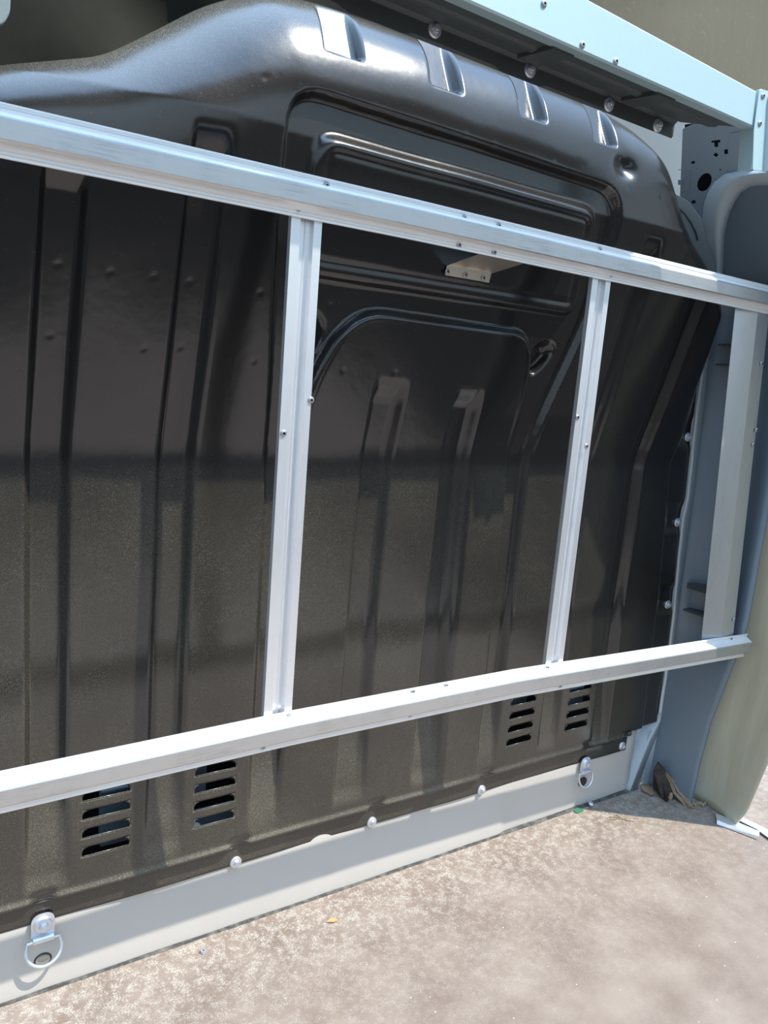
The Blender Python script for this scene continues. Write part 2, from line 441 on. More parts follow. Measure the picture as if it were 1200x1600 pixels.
def relief(x, z):
    y = np.zeros_like(x)
    edge = sstep(1.95, 1.86, x) * sstep(-0.02, 0.08, x)
    tl = np.maximum(0, z - 1.0)
    tilt = np.where(tl < 0.06, tl * tl / 0.12, tl - 0.03) * 0.235
    tilt = np.minimum(tilt, 0.131)
    y -= tilt * (0.0 + 1.0 * edge)
    # body stands proud of the flange that is bolted down, right side and belt
    rbx = np.interp(z, [p[1] for p in BODY_R], [p[0] for p in BODY_R])
    y += 0.009 * sstep(rbx - 0.004, rbx + 0.012, x)
    belt = sstep(0.197, 0.186, z)
    y += 0.014 * belt
    ridge = np.exp(-((z - 0.199) / 0.006) ** 2)
    y -= 0.004 * ridge
    for bx in BOLT_X:                                   # dents over the belt bolts
        y += 0.010 * np.exp(-(((x - bx) / 0.020) ** 4)) * sstep(0.222, 0.196, z) * (1 - belt)
        pass
    for bz in (1.096, 0.847, 0.598):                    # pads round the flange bolts
        y += 0.005 * np.exp(-(((z - bz - 0.012) / 0.040) ** 6)) * sstep(rbx + 0.0, rbx + 0.03, x)
    y = np.where(z < 0.20, np.minimum(y, 0.0148), y)
    # ribs pressed into the sheet
    for pts, hw, zt, zb in RIBS:
        cx = np.interp(z, [p[1] for p in pts], [p[0] for p in pts])
        wid = hw * (1 + 0.10 * sstep(zb + 0.20, zb, z))
        s = sstep(wid + 0.004, wid - 0.009, np.abs(x - cx))
        low = 0.22 * sstep(zb - 0.015, zb + 0.035, z) + 0.78 * sstep(zb, zb + 0.20, z)
        top = 1 - sstep(zt - 0.045, zt + 0.012, z)
        # shallower on the left of the rib foot, deeper on the right
        y += 0.021 * s * low * np.clip(top, 0, 1)
        # rolled bead inside the right edge
        y -= 0.007 * np.exp(-(((x - cx - hw * 0.80) / 0.0052) ** 2)) * low * np.clip(top, 0, 1)
    dm = poly_sdf(x, z, MAIN)
    lowm = sstep(0.20, 0.42, z)
    y += 0.022 * sstep(0.006, -0.010, dm) * lowm
    da = poly_sdf(x, z, ARCH)
    y -= 0.022 * sstep(0.006, -0.006 - 0.012 * sstep(1.25, 1.29, z), da) * lowm
    y -= 0.0025 * np.exp(-((da + 0.012) / 0.004) ** 2) * sstep(1.0, 1.2, z)
    di = poly_sdf(x, z, INNER)
    wt = sstep(1.54, 1.575, z)
    y -= (0.015 + 0.003 * wt) * sstep(0.005 + 0.004 * wt, -0.009 - 0.010 * wt, di)
    y += 0.003 * np.exp(-((di + 0.028) / 0.006) ** 2)
    # two finger pockets
    for cx, cz, tilt_ in ((1.292, 1.268, 0.25), (0.690, 1.268, -0.25)):
        u = (x - cx) - (z - cz) * tilt_; v = z - cz
        wv = np.clip(0.030 + v * 0.30, 0.010, 0.040)
        y += 0.026 * sstep(1.10, 0.55, np.hypot(u / wv, v / 0.040))
    # shoulder rolling back along the whole upper outline
    xs = np.linspace(-0.12, 2.0, 240); op = list(zip(xs, ztop(xs)))
    d = line_dist(x, z, op)
    R1 = 0.20 - 0.125 * sstep(1.38, 1.56, x) - 0.05 * sstep(0.45, 0.10, x)
    dd = np.clip(d, 0, R1)
    roll = 0.145 * (1 - np.sqrt(np.clip(1 - (1 - dd / R1) ** 2, 0, 1)))
    # notches: flat pockets pressed in the shoulder
    nd = np.zeros_like(x)
    for nx in NOTCH:
        cxn = nx + 0.030 + (z - 1.74) * 0.02
        s = sstep(-0.037, -0.031, x - cxn) * sstep(0.039, 0.028, x - cxn) * sstep(1.724, 1.732, z)
        flat = 0.040 + (z - 1.733) * 0.50
        nd = np.maximum(nd, s * np.maximum(flat - roll, 0))
    y += roll + nd
    y += 0.016 * np.exp(-(((x - 1.40) / 0.03) ** 2 + ((z - 1.69) / 0.022) ** 2))   # dent under the last notch
    # slight oil-canning and small dings
    y += 0.0022 * np.sin(x * 9.1 + z * 3.0) * np.sin(z * 6.3 + 1.0) + 0.0010 * np.sin(x * 23 + 1.3) * np.sin(z * 17)
    for ax, az in DINGS:
        y += 0.0011 * np.exp(-(((x - ax) / 0.0038) ** 2 + ((z - az) / 0.0038) ** 2))
    return y

DINGS = []
for px, py in ((92, 412), (170, 425), (238, 432), (300, 440), (403, 458), (84, 524), (230, 545), (293, 543), (404, 565), (515, 173), (622, 205), (692, 220),
               (735, 237), (828, 263), (521, 477), (588, 485), (645, 490), (543, 580), (624, 583), (735, 590), (945, 300), (994, 314), (1024, 322),
               (441, 150), (391, 137), (567, 893), (683, 880), (580, 770), (540, 960), (797, 1010), (790, 935)):
    q = P(px, py, -0.06 if py < 700 else 0.0); DINGS.append((q.x, q.z))

def grid_lines(lo, hi, step, musts):
    ks = sorted([lo, hi] + [m_ for m_ in musts if lo < m_ < hi]); out_ = []
    for a, b in zip(ks[:-1], ks[1:]):
        k = max(1, int(round((b - a) / step)))
        out_ += [a + (b - a) * i / k for i in range(k)]
    return np.array(out_ + [hi])

_xp = [P(a, b, 0.006) for a, b in ((1116, 477), (1098, 560), (1089, 635), (1082, 700), (1074, 775), (1067, 812), (1057, 900), (1051, 975), (1040, 1047), (1031, 1110))][::-1]
XR_Z = [0.05] + [p.z for p in _xp] + [1.9]
XR_X = [2.00] + [p.x - 0.003 for p in _xp] + [_xp[-1].x - 0.003]
def xr(z): return np.interp(z, XR_Z, XR_X)

def build_bulkhead():
    mx = [v for a, b in LOUV for v in (a, b)] + [1.75, 1.868]
    gx = grid_lines(-0.10, 2.0, 0.0042, mx)
    mz = [v for z0 in LZ for v in (z0, z0 + LH)] + [0.212, 0.15]
    ga = grid_lines(0.145, 0.60, 0.0042, mz)
    nb = 300
    vb = np.linspace(0, 1, nb + 1)[1:]
    vb = 1 - (1 - vb) ** 1.12                            # finer towards the top outline
    zt = ztop(gx)
    nx = len(gx); nz = len(ga) + nb
    Zg = np.zeros((nz, nx)); Zg[:len(ga), :] = ga[:, None]
    Zg[len(ga):, :] = 0.60 + vb[:, None] * (zt[None, :] - 0.60)
    Xg = np.repeat(gx[None, :], nz, 0)
    Xw = np.where(Xg > 1.868, 1.868 + (Xg - 1.868) * (xr(Zg) - 1.868) / (2.0 - 1.868), Xg)
    Yg = relief(Xw, Zg)
    co = np.stack([Xw, Yg, Zg], -1).reshape(-1, 3)
    ii, jj = np.meshgrid(np.arange(nz - 1), np.arange(nx - 1), indexing='ij')
    cx = (gx[:-1] + gx[1:])[jj] / 2; cz = (Zg[:-1, 0] + Zg[1:, 0])[ii] / 2
    kp = np.ones(ii.shape, bool)
    for a, b in LOUV:
        for z0 in LZ: kp &= ~((cx > a) & (cx < b) & (cz > z0) & (cz < z0 + LH) & (ii < len(ga)))
    kp &= ~((cx > 1.868) & (cz < 0.212) & (ii < len(ga)))
    i = ii[kp]; j = jj[kp]
    f = np.stack([i * nx + j, i * nx + j + 1, (i + 1) * nx + j + 1, (i + 1) * nx + j], -1)
    me = bpy.data.meshes.new('pressed_sheet')
    me.vertices.add(len(co)); me.vertices.foreach_set('co', co.ravel())
    me.loops.add(f.size); me.loops.foreach_set('vertex_index', f.ravel().astype(np.int32))
    me.polygons.add(len(f)); me.polygons.foreach_set('loop_start', np.arange(0, f.size, 4, dtype=np.int32))
    me.polygons.foreach_set('loop_total', np.full(len(f), 4, np.int32))
    me.update(calc_edges=True); me.validate()
    me.polygons.foreach_set('use_smooth', np.ones(len(me.polygons), bool))
    root = empty('bulkhead', (0.98, 0.0, 0.145))
    tag(root, 'black pressed-steel cab bulkhead with ribs, louvres and rounded shoulder bolted above the grey sill', 'bulkhead')
    o = keep(link('pressed_sheet', me, M_BLACK), root)
    so_ = o.modifiers.new('thickness', 'SOLIDIFY'); so_.thickness = 0.0015; so_.offset = -1.0
    for a, b in LOUV:
        for z0 in LZ: louvre(root, a, b, z0)
    for bx in (0.616, 0.960, 1.300, 1.849): bolt(root, (bx, 0.013, 0.1515 if bx < 1.8 else 0.161))
    for (px, py) in ((1077, 683), (1061, 816), (1046, 944)):
        q = P(px, py, 0.012)
        yy = float(relief(np.array([q.x]), np.array([q.z]))[0])
        q = P(px, py, yy); bolt(root, (q.x - 0.009, yy - 0.001, q.z))
    return root

def louvre(root, a, b, z0):               # hood pressed inwards, open along its lower lip
    zt = z0 + LH; nu, nv = 28, 9
    bm = bmesh.new(); rows = []
    yb = float(relief(np.array([(a + b) / 2]), np.array([z0 + LH / 2]))[0])
    for v in range(nv + 1):
        s = v / nv; row = []
        for u in range(nu + 1):
            t = u / nu; x = a + (b - a) * t
            endr = min(t, 1 - t) * (b - a) / 0.013
            e = math.sqrt(max(0.0, 1 - (1 - min(1, endr)) ** 2))
            z = zt - (zt - z0) * s
            dep = 0.017 * (1 - (1 - s) ** 2) ** 0.5 * e
            yy = float(relief(np.array([x]), np.array([z]))[0])
            # ends of the hood rise with the rounded corners
            row.append((x, yy + dep, z + 0.6 * LH * s * (1 - e) * 0))
        rows.append(row)
    # keep only the upper part of the hood: the lower half is the opening
    bm_sweep(bm, rows[:6])
    # sheet corners closing the rounded ends below the hood
    for side in (0, 1):
        pts = []
        xo = a if side == 0 else b; sg = 1 if side == 0 else -1
        arc = [(xo + sg * 0.011 * (1 - math.sin(q * math.pi / 2 / 6)), yb, zt - 0.011 * (1 - math.cos(q * math.pi / 2 / 6)) - 0.0015) for q in range(7)]
        pts = [(xo, yb, zt)] + arc[::-1] if False else [(xo, yb, zt)] + [arc[0]] + arc[1:]
        bm_prism(bm, pts, (0, 0.001, 0))
    # turned lip along the opening
    bm_tube(bm, [(a + 0.002, yb, z0 + 0.0004), (b - 0.002, yb, z0 + 0.0004)], 0.0011, 8)
    o = obj('louvre', bm, M_BLACK, smooth=True)
    keep(o, root)

BULK = build_bulkhead()

# near-black plane painting the unlit cab's darkness, then cab parts, behind the louvres
bm = bmesh.new(); bm_box(bm, (0.05, 0.10, 0.16), (1.95, 0.105, 0.55)); obj_ = obj('wall_cab_dark', bm, M_DARK); struct(obj_)
bm = bmesh.new()
for xa, xb, za, zb in ((0.345, 0.41, 0.24, 0.36), (0.50, 0.63, 0.225, 0.262), (0.53, 0.56, 0.30, 0.42), (1.38, 1.47, 0.33, 0.42), (1.62, 1.70, 0.30, 0.36)):
    bm_box(bm, (xa, 0.055, za), (xb, 0.075, zb))
o = obj('trim_11', bm, M_PILLAR); bevel(o, 0.004); struct(o)

# ------------------------------------------------------------------ floor
bm = bmesh.new()
nx_, ny_ = 60, 50
rows = [[(-1.6 + 4.1 * i / nx_, -2.9 + 2.914 * j / ny_, 0.0) for i in range(nx_ + 1)] for j in range(ny_ + 1)]
bm_sweep(bm, rows)
r = bmesh.ops.extrude_face_region(bm, geom=bm.faces[:])
for v in r['geom']:
    if isinstance(v, bmesh.types.BMVert): v.co.z -= 0.02
floor = struct(obj('floor', bm, M_FLOOR), 'worn brown resin-coated plywood load floor with white dust')

# dark rubber-like groove along the sill
bm = bmesh.new()
prof = [(-0.014, 0.0), (-0.012, 0.002), (-0.006, 0.003), (0.002, 0.003), (0.002, 0.0)]
bm_sweep(bm, [[(x, 0.018 + a, b + 0.0008 * math.sin(x * 31)) for a, b in prof] for x in np.linspace(-0.3, 1.955, 60)], True)
struct(obj('trim_1', bm, mat_paint('grimy_sealant', (0.055, 0.052, 0.05), 0.8, 0.2, 0.6, (0.26, 0.24, 0.2), 0, 40)), 'grimy seam between floor and grey sill')

# ------------------------------------------------------------------ sill (van body below the bulkhead)
bm = bmesh.new()
XS = list(np.linspace(-0.3, 1.37, 50)) + [1.382, 1.392, 1.402] + list(np.linspace(1.42, 1.915, 18))
rows = []
for x in XS:
    b = 0.006 * sstep(1.375, 1.405, np.array(x)) * 1.0
    b = float(b)
    dent = 0.003 * math.exp(-((x - 0.86) / 0.02) ** 2) + 0.0015 * math.sin(x * 7)
    rows.append([(x, 0.014 + b, -0.01), (x, 0.0135 + b, 0.004), (x, 0.014 + b, 0.03), (x, 0.016 + b * 0.8 + dent, 0.08), (x, 0.0185, 0.135), (x, 0.0185, 0.20)])
bm_sweep(bm, rows)
sill = obj('wall_back', bm, M_SILL, smooth=True)
so_ = sill.modifiers.new('s', 'SOLIDIFY'); so_.thickness = 0.002; so_.offset = -1
struct(sill, 'pale grey painted steel sill below the black bulkhead')

# ------------------------------------------------------------------ right corner: seam, pillar, recess, lining
def wall_x(z): return float(np.interp(z, [0, 0.2, 0.5, 1.0, 1.2, 1.45, 1.6, 1.75, 1.9], [1.985, 1.997, 2.005, 1.990, 1.980, 1.955, 1.8434, 1.7318, 1.6202]))

# angled flange strip + wavy sealer bead
bm = bmesh.new(); rows = []
for z in np.linspace(-0.005, 1.62, 90):
    x0 = float(xr(z)) if z > 0.22 else float(np.interp(z, [0, 0.10, 0.16, 0.22], [1.90, 1.935, 1.96, 2.0]))
    xo = x0 if z > 0.22 else x0
    flare = -0.01 * math.exp(-z / 0.1)
    rows.append([(xo - 0.03, 0.050, z), (xo - 0.012, 0.046, z), (xo + 0.001, 0.040, z), (xo + 0.003, 0.006, z), (xo + 0.010, 0.003, z), (xo + 0.016 + flare, 0.006, z), (xo + 0.045, 0.008, z)])
bm_sweep(bm, rows)
seam = obj('trim_2', bm, M_SEAL, smooth=True)
so_ = seam.modifiers.new('s', 'SOLIDIFY'); so_.thickness = 0.0015; so_.offset = -1
struct(seam, 'pale blue-grey upright seam flange beside the bulkhead edge')
bm = bmesh.new(); pts = []
for k, z in enumerate(np.linspace(0.24, 1.30, 120)):
    pts.append((float(xr(z)) + 0.003 + 0.0012 * math.sin(z * 21) + 0.0008 * math.sin(z * 57), 0.005, z))
bm_tube(bm, pts, 0.0045, 8)
struct(obj('trim_3', bm, mat_paint('pale_sealer', (0.55, 0.60, 0.62), 0.5), smooth=True), 'wavy bead of pale sealer along the seam')
# notched lower flange end
bm = bmesh.new()
pl = [P(px, py, 0.008) for px, py in ((1029, 1123), (1026, 1138), (1017, 1143), (1011, 1158), (1004, 1222), (1000, 1226), (1022, 1226), (1036, 1150), (1040, 1120))]
bm_prism(bm, pl, (0, 0.002, 0))
struct(obj('trim_4', bm, M_SEAL), 'stepped pale flange end at the bottom of the seam')

def Pw(px, py, k=0.0):                   # point on the (nearly upright) inner side wall
    x = 2.0
    for _ in range(12):
        q = Px(px, py, x); x = wall_x(q.z) + k
    return Px(px, py, x)

# the pillar / inner side wall: recessed sheet, built in (y, z)
bm = bmesh.new(); rows = []
for z in np.linspace(-0.01, 1.50, 80):
    xx = wall_x(z)
    dep = 0.030 * float(sstep(0.42, 0.62, np.array(z)))
    edge = float(np.interp(z, [0, 0.13, 0.27, 0.46, 0.6, 2], [-0.128, -0.130, -0.140, -0.176, -0.20, -0.24]))
    row = [(xx + 0.012, 0.03, z)]
    for t in np.linspace(0, 1, 14):
        y = 0.0 + edge * t
        bulge = dep * math.sin(math.pi * min(1, t * 1.15)) ** 0.6 if t < 0.87 else 0
        row.append((xx + 0.012 + 0.022 * t + bulge, y, z))
    row.append((xx + 0.040, edge - 0.003, z)); row.append((xx + 0.044, edge + 0.006, z))
    rows.append(row)
bm_sweep(bm, rows)
pil = obj('wall_right', bm, M_PILLAR, smooth=True)
so_ = pil.modifiers.new('s', 'SOLIDIFY'); so_.thickness = 0.0015; so_.offset = 1
struct(pil, 'blue-grey pressed door pillar in the right corner')

# stiffening ledges in the pillar recess
bm = bmesh.new()
for z, h in ((1.355, 0.004), (1.300, 0.004)):
    bm_box(bm, (1.975, -0.14, z), (2.02, -0.02, z + h))
for z, h in ((0.650, 0.016), (0.580, 0.006)):
    bm_box(bm, (2.000, -0.15, z), (2.045, -0.02, z + h))
struct(obj('trim_5', bm, M_CAVITY), 'horizontal stiffening ledges inside the pillar')

# beige lining of the load side, right of the pillar
def lin_x(z): return float(np.interp(z, [0, 0.5, 1.0, 1.5, 2.3], [2.052, 2.085, 2.08, 2.04, 1.90]))
bm = bmesh.new(); rows = []
for z in np.linspace(0.0, 1.55, 60):
    ya = float(np.interp(z, [0, 0.13, 0.27, 0.46, 0.8, 2.3], [-0.080, -0.085, -0.10, -0.13, -0.17, -0.21]))
    yb = float(np.interp(z, [0, 0.06, 0.32, 0.6, 0.9, 1.9, 2.3], [-0.262, -0.29, -0.335, -0.385, -0.42, -0.44, -0.44]))
    rows.append([(lin_x(z) + 0.012 * math.sin(t * math.pi * 1.3 + 0.4) + 0.004 * math.sin(z * 5 + t * 4), ya + (yb - ya) * t, z) for t in np.linspace(0, 1, 24)])
bm_sweep(bm, rows)
lin = obj('side_lining', bm, M_TARP, smooth=True)
so_ = lin.modifiers.new('s', 'SOLIDIFY'); so_.thickness = 0.006; so_.offset = 1
tag(lin, 'scuffed olive-beige side lining board standing on the floor right of the pillar', 'lining board')

# ------------------------------------------------------------------ upper right: gusset with holes, arch, roof, beam
GA = Vector((1.955, 0.0, 1.45)); gu = Vector((-0.744, 0, 1.0)).normalized()
gd = Vector((0, -1, 0)); gn = gd.cross(gu)
if gn.x > 0: gn = -gn                    # towards the load space
def Pg(px, py, k=0.0):                   # on the leaning upper side wall, k metres behind its face
    r = Vector(MW @ np.array([px - 600.0, py - 800.0, F_PX])); C = Vector(CAM)
    a = GA - gn * k
    q = C + r * ((a - C).dot(gn) / r.dot(gn))
    return q
def guv(px, py):
    q = Pg(px, py); return ((q - GA).dot(gd), (q - GA).dot(gu))

def holed_plate(name, outer, holes, mat, thick=0.0012, bevel_=0.0):
    cu = bpy.data.curves.new(name, 'CURVE'); cu.dimensions = '2D'; cu.fill_mode = 'BOTH'; cu.extrude = thick / 2
    for loop in [outer] + holes:
        s = cu.splines.new('POLY'); s.points.add(len(loop) - 1); s.use_cyclic_u = True
        for p_, (u, v) in zip(s.points, loop): p_.co = (u, v, 0, 1)
    tmp = bpy.data.objects.new('tmp', cu); COL.objects.link(tmp)
    dg = bpy.context.evaluated_depsgraph_get(); dg.update()
    me = bpy.data.meshes.new_from_object(tmp.evaluated_get(dg))
    bpy.data.objects.remove(tmp); bpy.data.curves.remove(cu)
    o = link(name, me, mat)
    mt = Matrix.Identity(4)
    nz_ = gd.cross(gu)
    for i in range(3): mt[i][0] = gd[i]; mt[i][1] = gu[i]; mt[i][2] = nz_[i]; mt[i][3] = GA[i]
    me.transform(mt)
    return o

def ell(px, py, rx, ry, a=0, k=24):
    a = math.radians(a); r_ = []
    for i in range(k):
        t = 2 * math.pi * i / k; u = rx * math.cos(t); v = ry * math.sin(t)
        r_.append(guv(px + u * math.cos(a) - v * math.sin(a), py + u * math.sin(a) + v * math.cos(a)))
    return r_
z4 = lambda pts: [guv(900 + a / 4, 150 + b / 4) for a, b in pts]
outer = z4([(668, 205), (760, 165), (1118, 150), (1140, 330), (1112, 470), (940, 478), (850, 560), (800, 660), (785, 790), (650, 640)])
holes = [z4([(845, 280), (903, 272), (903, 290), (889, 292), (889, 318), (865, 322), (863, 292), (847, 294)]),
         z4([(926, 335), (950, 331), (951, 362), (927, 364)]),
         z4([(873, 352), (892, 366), (876, 384), (857, 369)]),
         ell(900 + 732 / 4, 150 + 415 / 4, 3.4, 2.4, -20), ell(900 + 902 / 4, 150 + 460 / 4, 1.5, 1.6),
         ell(900 + 803 / 4, 150 + 539 / 4, 10, 15.5, 28, 36), ell(900 + 735 / 4, 150 + 662 / 4, 3.8, 3.0, -20)]
M_GUSS = mat_paint('blue_grey_gusset_paint', (0.25, 0.31, 0.36), 0.36, 0.5, 0.2, (0.25, 0.25, 0.24))
g = holed_plate('wall_gusset', outer, holes, M_GUSS)
struct(g, 'blue-grey pillar top with punched holes')
bm = bmesh.new()                          # near-black plate painting the shade inside the closed section behind the holes
bm_prism(bm, [Pg(900 + a / 4, 150 + b / 4, 0.035) for a, b in ((680, 180), (1160, 110), (1160, 500), (860, 640), (800, 760), (680, 720))], gn * -0.003)
struct(obj('wall_pillar_dark', bm, M_DARK))
# raised doubler plate and emboss on the gusset
bm = bmesh.new()
bm_prism(bm, [Pg(900 + a / 4, 150 + b / 4, -0.002) for a, b in rounded([(960, 235), (1112, 212), (1105, 465), (945, 470)], 16, 4)], gn * 0.001)
struct(obj('trim_6', bm, M_GUSS), 'flat doubler plate on the pillar top')
bm = bmesh.new()
bm_prism(bm, [Pg(900 + a / 4, 150 + b / 4, -0.001) for a, b in ((642, 520), (666, 520), (666, 552), (642, 552))], gn * 0.003)
for a, b in ((640, 460), (716, 460), (712, 580), (648, 592)): pass
bm_tube(bm, [Pg(900 + a / 4, 150 + b / 4, -0.001) for a, b in ((640, 460), (712, 460), (714, 520), (706, 582), (660, 596))], 0.0012, 6)
bm_lathe_pts = None
struct(obj('trim_7', bm, M_GUSS), 'small square emboss in a raised outline on the pillar top')

# sloping pillar foot below the gusset (cyan-grey triangle behind the shoulder)
bm = bmesh.new()
tri = [Pg(900 + a / 4, 150 + b / 4, -0.004) for a, b in ((600, 600), (700, 660), (785, 770), (880, 880), (880, 1180), (760, 1160), (600, 900), (560, 700))]
bm_prism(bm, tri, gn * -0.002)
struct(obj('wall_foot', bm, mat_paint('light_grey_body_paint', (0.46, 0.53, 0.55), 0.4, 0.5, 0.2, (0.3, 0.3, 0.27))), 'light grey sloping pillar foot behind the bulkhead shoulder')
bm = bmesh.new()
bm_tube(bm, [Pg(900 + a / 4, 150 + b / 4, -0.007) for a, b in ((640, 700), (680, 740), (715, 790), (745, 850), (760, 900))], 0.0018, 8)
tag(obj('cable', bm, M_SOCKET, smooth=True), 'thin black cable running down behind the bulkhead shoulder', 'cable')

# arched door-opening flange in two folds, and the side wall behind it
outer_px = [(1225, 262), (1182, 266), (1150, 267), (1132, 271), (1115, 284), (1104, 302), (1098, 322), (1096, 345), (1103, 380), (1116, 405), (1118, 440), (1116, 480), (1112, 520)]
mid_px = [(1225, 268), (1180, 272), (1162, 275), (1146, 284), (1134, 298), (1127, 315), (1122, 335), (1120, 358), (1119, 385), (1120, 410), (1121, 440), (1118, 480), (1114, 520)]
inn_px = [(1225, 286), (1178, 288), (1168, 290), (1155, 299), (1146, 312), (1138, 328), (1133, 345), (1129, 365), (1128, 387), (1127, 410), (1125, 440), (1121, 480), (1117, 520)]
bm = bmesh.new()
def dens(pts, k=5):
    pts = np.array(pts, float); t = np.arange(len(pts)); tt = np.linspace(0, len(pts) - 1, (len(pts) - 1) * k + 1)
    return np.stack([np.interp(tt, t, pts[:, 0]), np.interp(tt, t, pts[:, 1])], -1)
def Pa(px, py, k):
    q = Pg(px, py, k)
    return q if q.z > 1.47 else Pw(px, py, k)
rows = []
for a, b_, c in zip(dens(outer_px), dens(mid_px), dens(inn_px)):
    rows.append([Pa(a[0], a[1], 0.003), Pa(*(0.9 * a + 0.1 * b_), -0.006), Pa(*(0.25 * a + 0.75 * b_), -0.020), Pa(b_[0], b_[1], -0.022), Pa(*(0.8 * c + 0.2 * b_), -0.006), Pa(c[0], c[1], 0.006), Pa(c[0] + 3, c[1] + 2, 0.05)])
bm_sweep(bm, rows)
arch = obj('trim_8', bm, mat_paint('grey_arch_paint', (0.42, 0.49, 0.53), 0.36, 0.5, 0.2, (0.33, 0.32, 0.28)), smooth=True)
struct(arch, 'curved grey door-opening flange at the pillar top')
bm = bmesh.new()                          # inner face of the side wall beyond the flange
rows = []
for y in np.linspace(0.02, -0.37, 24):
    row = []
    for z in np.linspace(1.20, 1.80, 30):
        row.append((wall_x(z) + 0.075 + 0.03 * math.sin((y - 0.02) / -0.46 * math.pi), y, z))
    rows.append(row)
bm_sweep(bm, rows)
o = obj('wall_side', bm, M_PILLAR, smooth=True); struct(o, 'smooth blue-grey inner skin of the side wall')
so_ = o.modifiers.new('s', 'SOLIDIFY'); so_.thickness = 0.001

# roof over the bulkhead
bm = bmesh.new()
LS = lambda x: -0.012 * (x - 0.98)
rows = []
for t in np.linspace(0, 1, 60):
    row = []
    for y, z in ((-0.345, 1.752), (-0.335, 1.756), (-0.30, 1.759), (-0.295, 1.7555), (-0.285, 1.7555), (-0.28, 1.760), (-0.245, 1.764)):
        x = -0.5 + t * (1.40 + (-0.24 - y) * 0.95 + 0.5); row.append((x, y, z + LS(x)))
    rows.append(row)
bm_sweep(bm, rows)
ceil = obj('ceiling', bm, M_CAVITY)
so_ = ceil.modifiers.new('s', 'SOLIDIFY'); so_.thickness = 0.006; so_.offset = 1
struct(ceil, 'dull grey underside of the roof edge behind the galvanised beam')
# stiffeners pressed in the lip
bm = bmesh.new()
for x in (0.95, 1.22):
    bm_prism(bm, [(x, -0.335, 1.748 + LS(x)), (x, -0.335, 1.756 + LS(x)), (x, -0.248, 1.764 + LS(x)), (x, -0.248, 1.757 + LS(x))], (0.05, 0, 0))
struct(obj('trim_9', bm, M_CAVITY), 'pressed stiffeners under the roof lip')
rear_root = empty('roof_cross_rail', (1.0, -0.236, 1.75))
bm = bmesh.new()
bm_sweep(bm, [[(x, -0.245, 1.766 + LS(x)), (x, -0.236, 1.760 + LS(x)), (x, -0.236, 1.738 + LS(x) - 0.006 * (math.sin(x * 21) > 0.3)), (x, -0.232, 1.734 + LS(x)), (x, -0.231, 1.762 + LS(x)), (x, -0.24, 1.770 + LS(x))] for x in np.linspace(-0.5, 1.40, 110)], True)
tag(rear_root, 'dark bolted cross rail seen under the roof lip behind the bulkhead shoulder', 'rail')
keep(obj('rail_strip', bm, M_CAVITY), rear_root)
for px, py in ((680, 46), (829, 109), (1028, 196), (952, 163)):
    q = P(px, py, -0.238); bolt(rear_root, (q.x, -0.236, q.z))
# grey rear sheet closing the cavity on the right
bm = bmesh.new()
bm_prism(bm, [(1.10, 0.075, 1.40), (2.05, 0.075, 1.40), (2.05, 0.075, 1.60), (1.98, 0.075, 1.80), (1.86, 0.075, 1.96), (1.10, 0.075, 2.0)], (0, 0.004, 0))
struct(obj('wall_upper', bm, M_PALE), 'grey sheet behind the roof lip')
# dark olive headliner above the left shoulder
bm = bmesh.new(); rows = []
for x in np.linspace(-0.7, 1.1, 46):
    row = []
    for t in np.linspace(0, 1, 24):
        z = 1.42 + 0.62 * t
        y = 0.17 - 0.06 * t + 0.018 * math.sin(x * 7 + t * 5) * math.sin(t * 6 + x) + 0.010 * math.sin(x * 17 + t * 11)
        row.append((x, y, z))
    rows.append(row)
bm_sweep(bm, rows)
hl = obj('headliner', bm, M_HEAD, smooth=True); so_ = hl.modifiers.new('s', 'SOLIDIFY'); so_.thickness = 0.006
tag(hl, 'rumpled dark olive headliner hanging above the left bulkhead shoulder', 'headliner')
# grey corner bracket, top left of the picture
bm = bmesh.new()
q = P(4, 12, -0.02)
bm_prism(bm, [P(a, b, -0.02) for a, b in rounded([(-40, -30), (18, -30), (16, 20), (6, 38), (-40, 45)], 8, 4)], (0, 0.012, 0))
o = obj('roof_bracket', bm, mat_paint('light_grey_bracket', (0.22, 0.27, 0.27), 0.5)); bevel(o, 0.003)
tag(o, 'pale grey rounded bracket at the top left corner above the shoulder', 'bracket')

# galvanised beam
YB = -0.36
beam_root = empty('galvanized_beam', (1.0, YB, 1.75))
tag(beam_root, 'wide pale galvanised steel header beam along the roof edge', 'beam')
def bz(x): return 1.7515 + (1.7435 - 1.7515) * (x - 0.745) / 0.745
def tz(x): return 1.8285 + (1.8095 - 1.8285) * (x - 0.98) / 0.5
bm = bmesh.new(); rows = []
for x in np.linspace(-0.9, 1.492, 40):
    b_, t_ = bz(x), tz(x)
    rows.append([(x, YB + 0.030, b_ + 0.004), (x, YB + 0.003, b_), (x, YB, b_ + 0.003), (x, YB, t_ - 0.003), (x, YB + 0.003, t_), (x, YB + 0.04, t_ + 0.004),
                 (x, YB + 0.04, t_ + 0.0025), (x, YB + 0.004, t_ - 0.0015), (x, YB + 0.0015, t_ - 0.004), (x, YB + 0.0015, b_ + 0.004), (x, YB + 0.004, b_ + 0.0015), (x, YB + 0.030, b_ + 0.0055)])
bm_sweep(bm, rows, True)
keep(obj('folded_sheet', bm, M_GALV), beam_root)
for px, py in ((850, 6), (910, 70), (962, 96)): 
    screw(beam_root, P(px, py, YB - 0.0003))
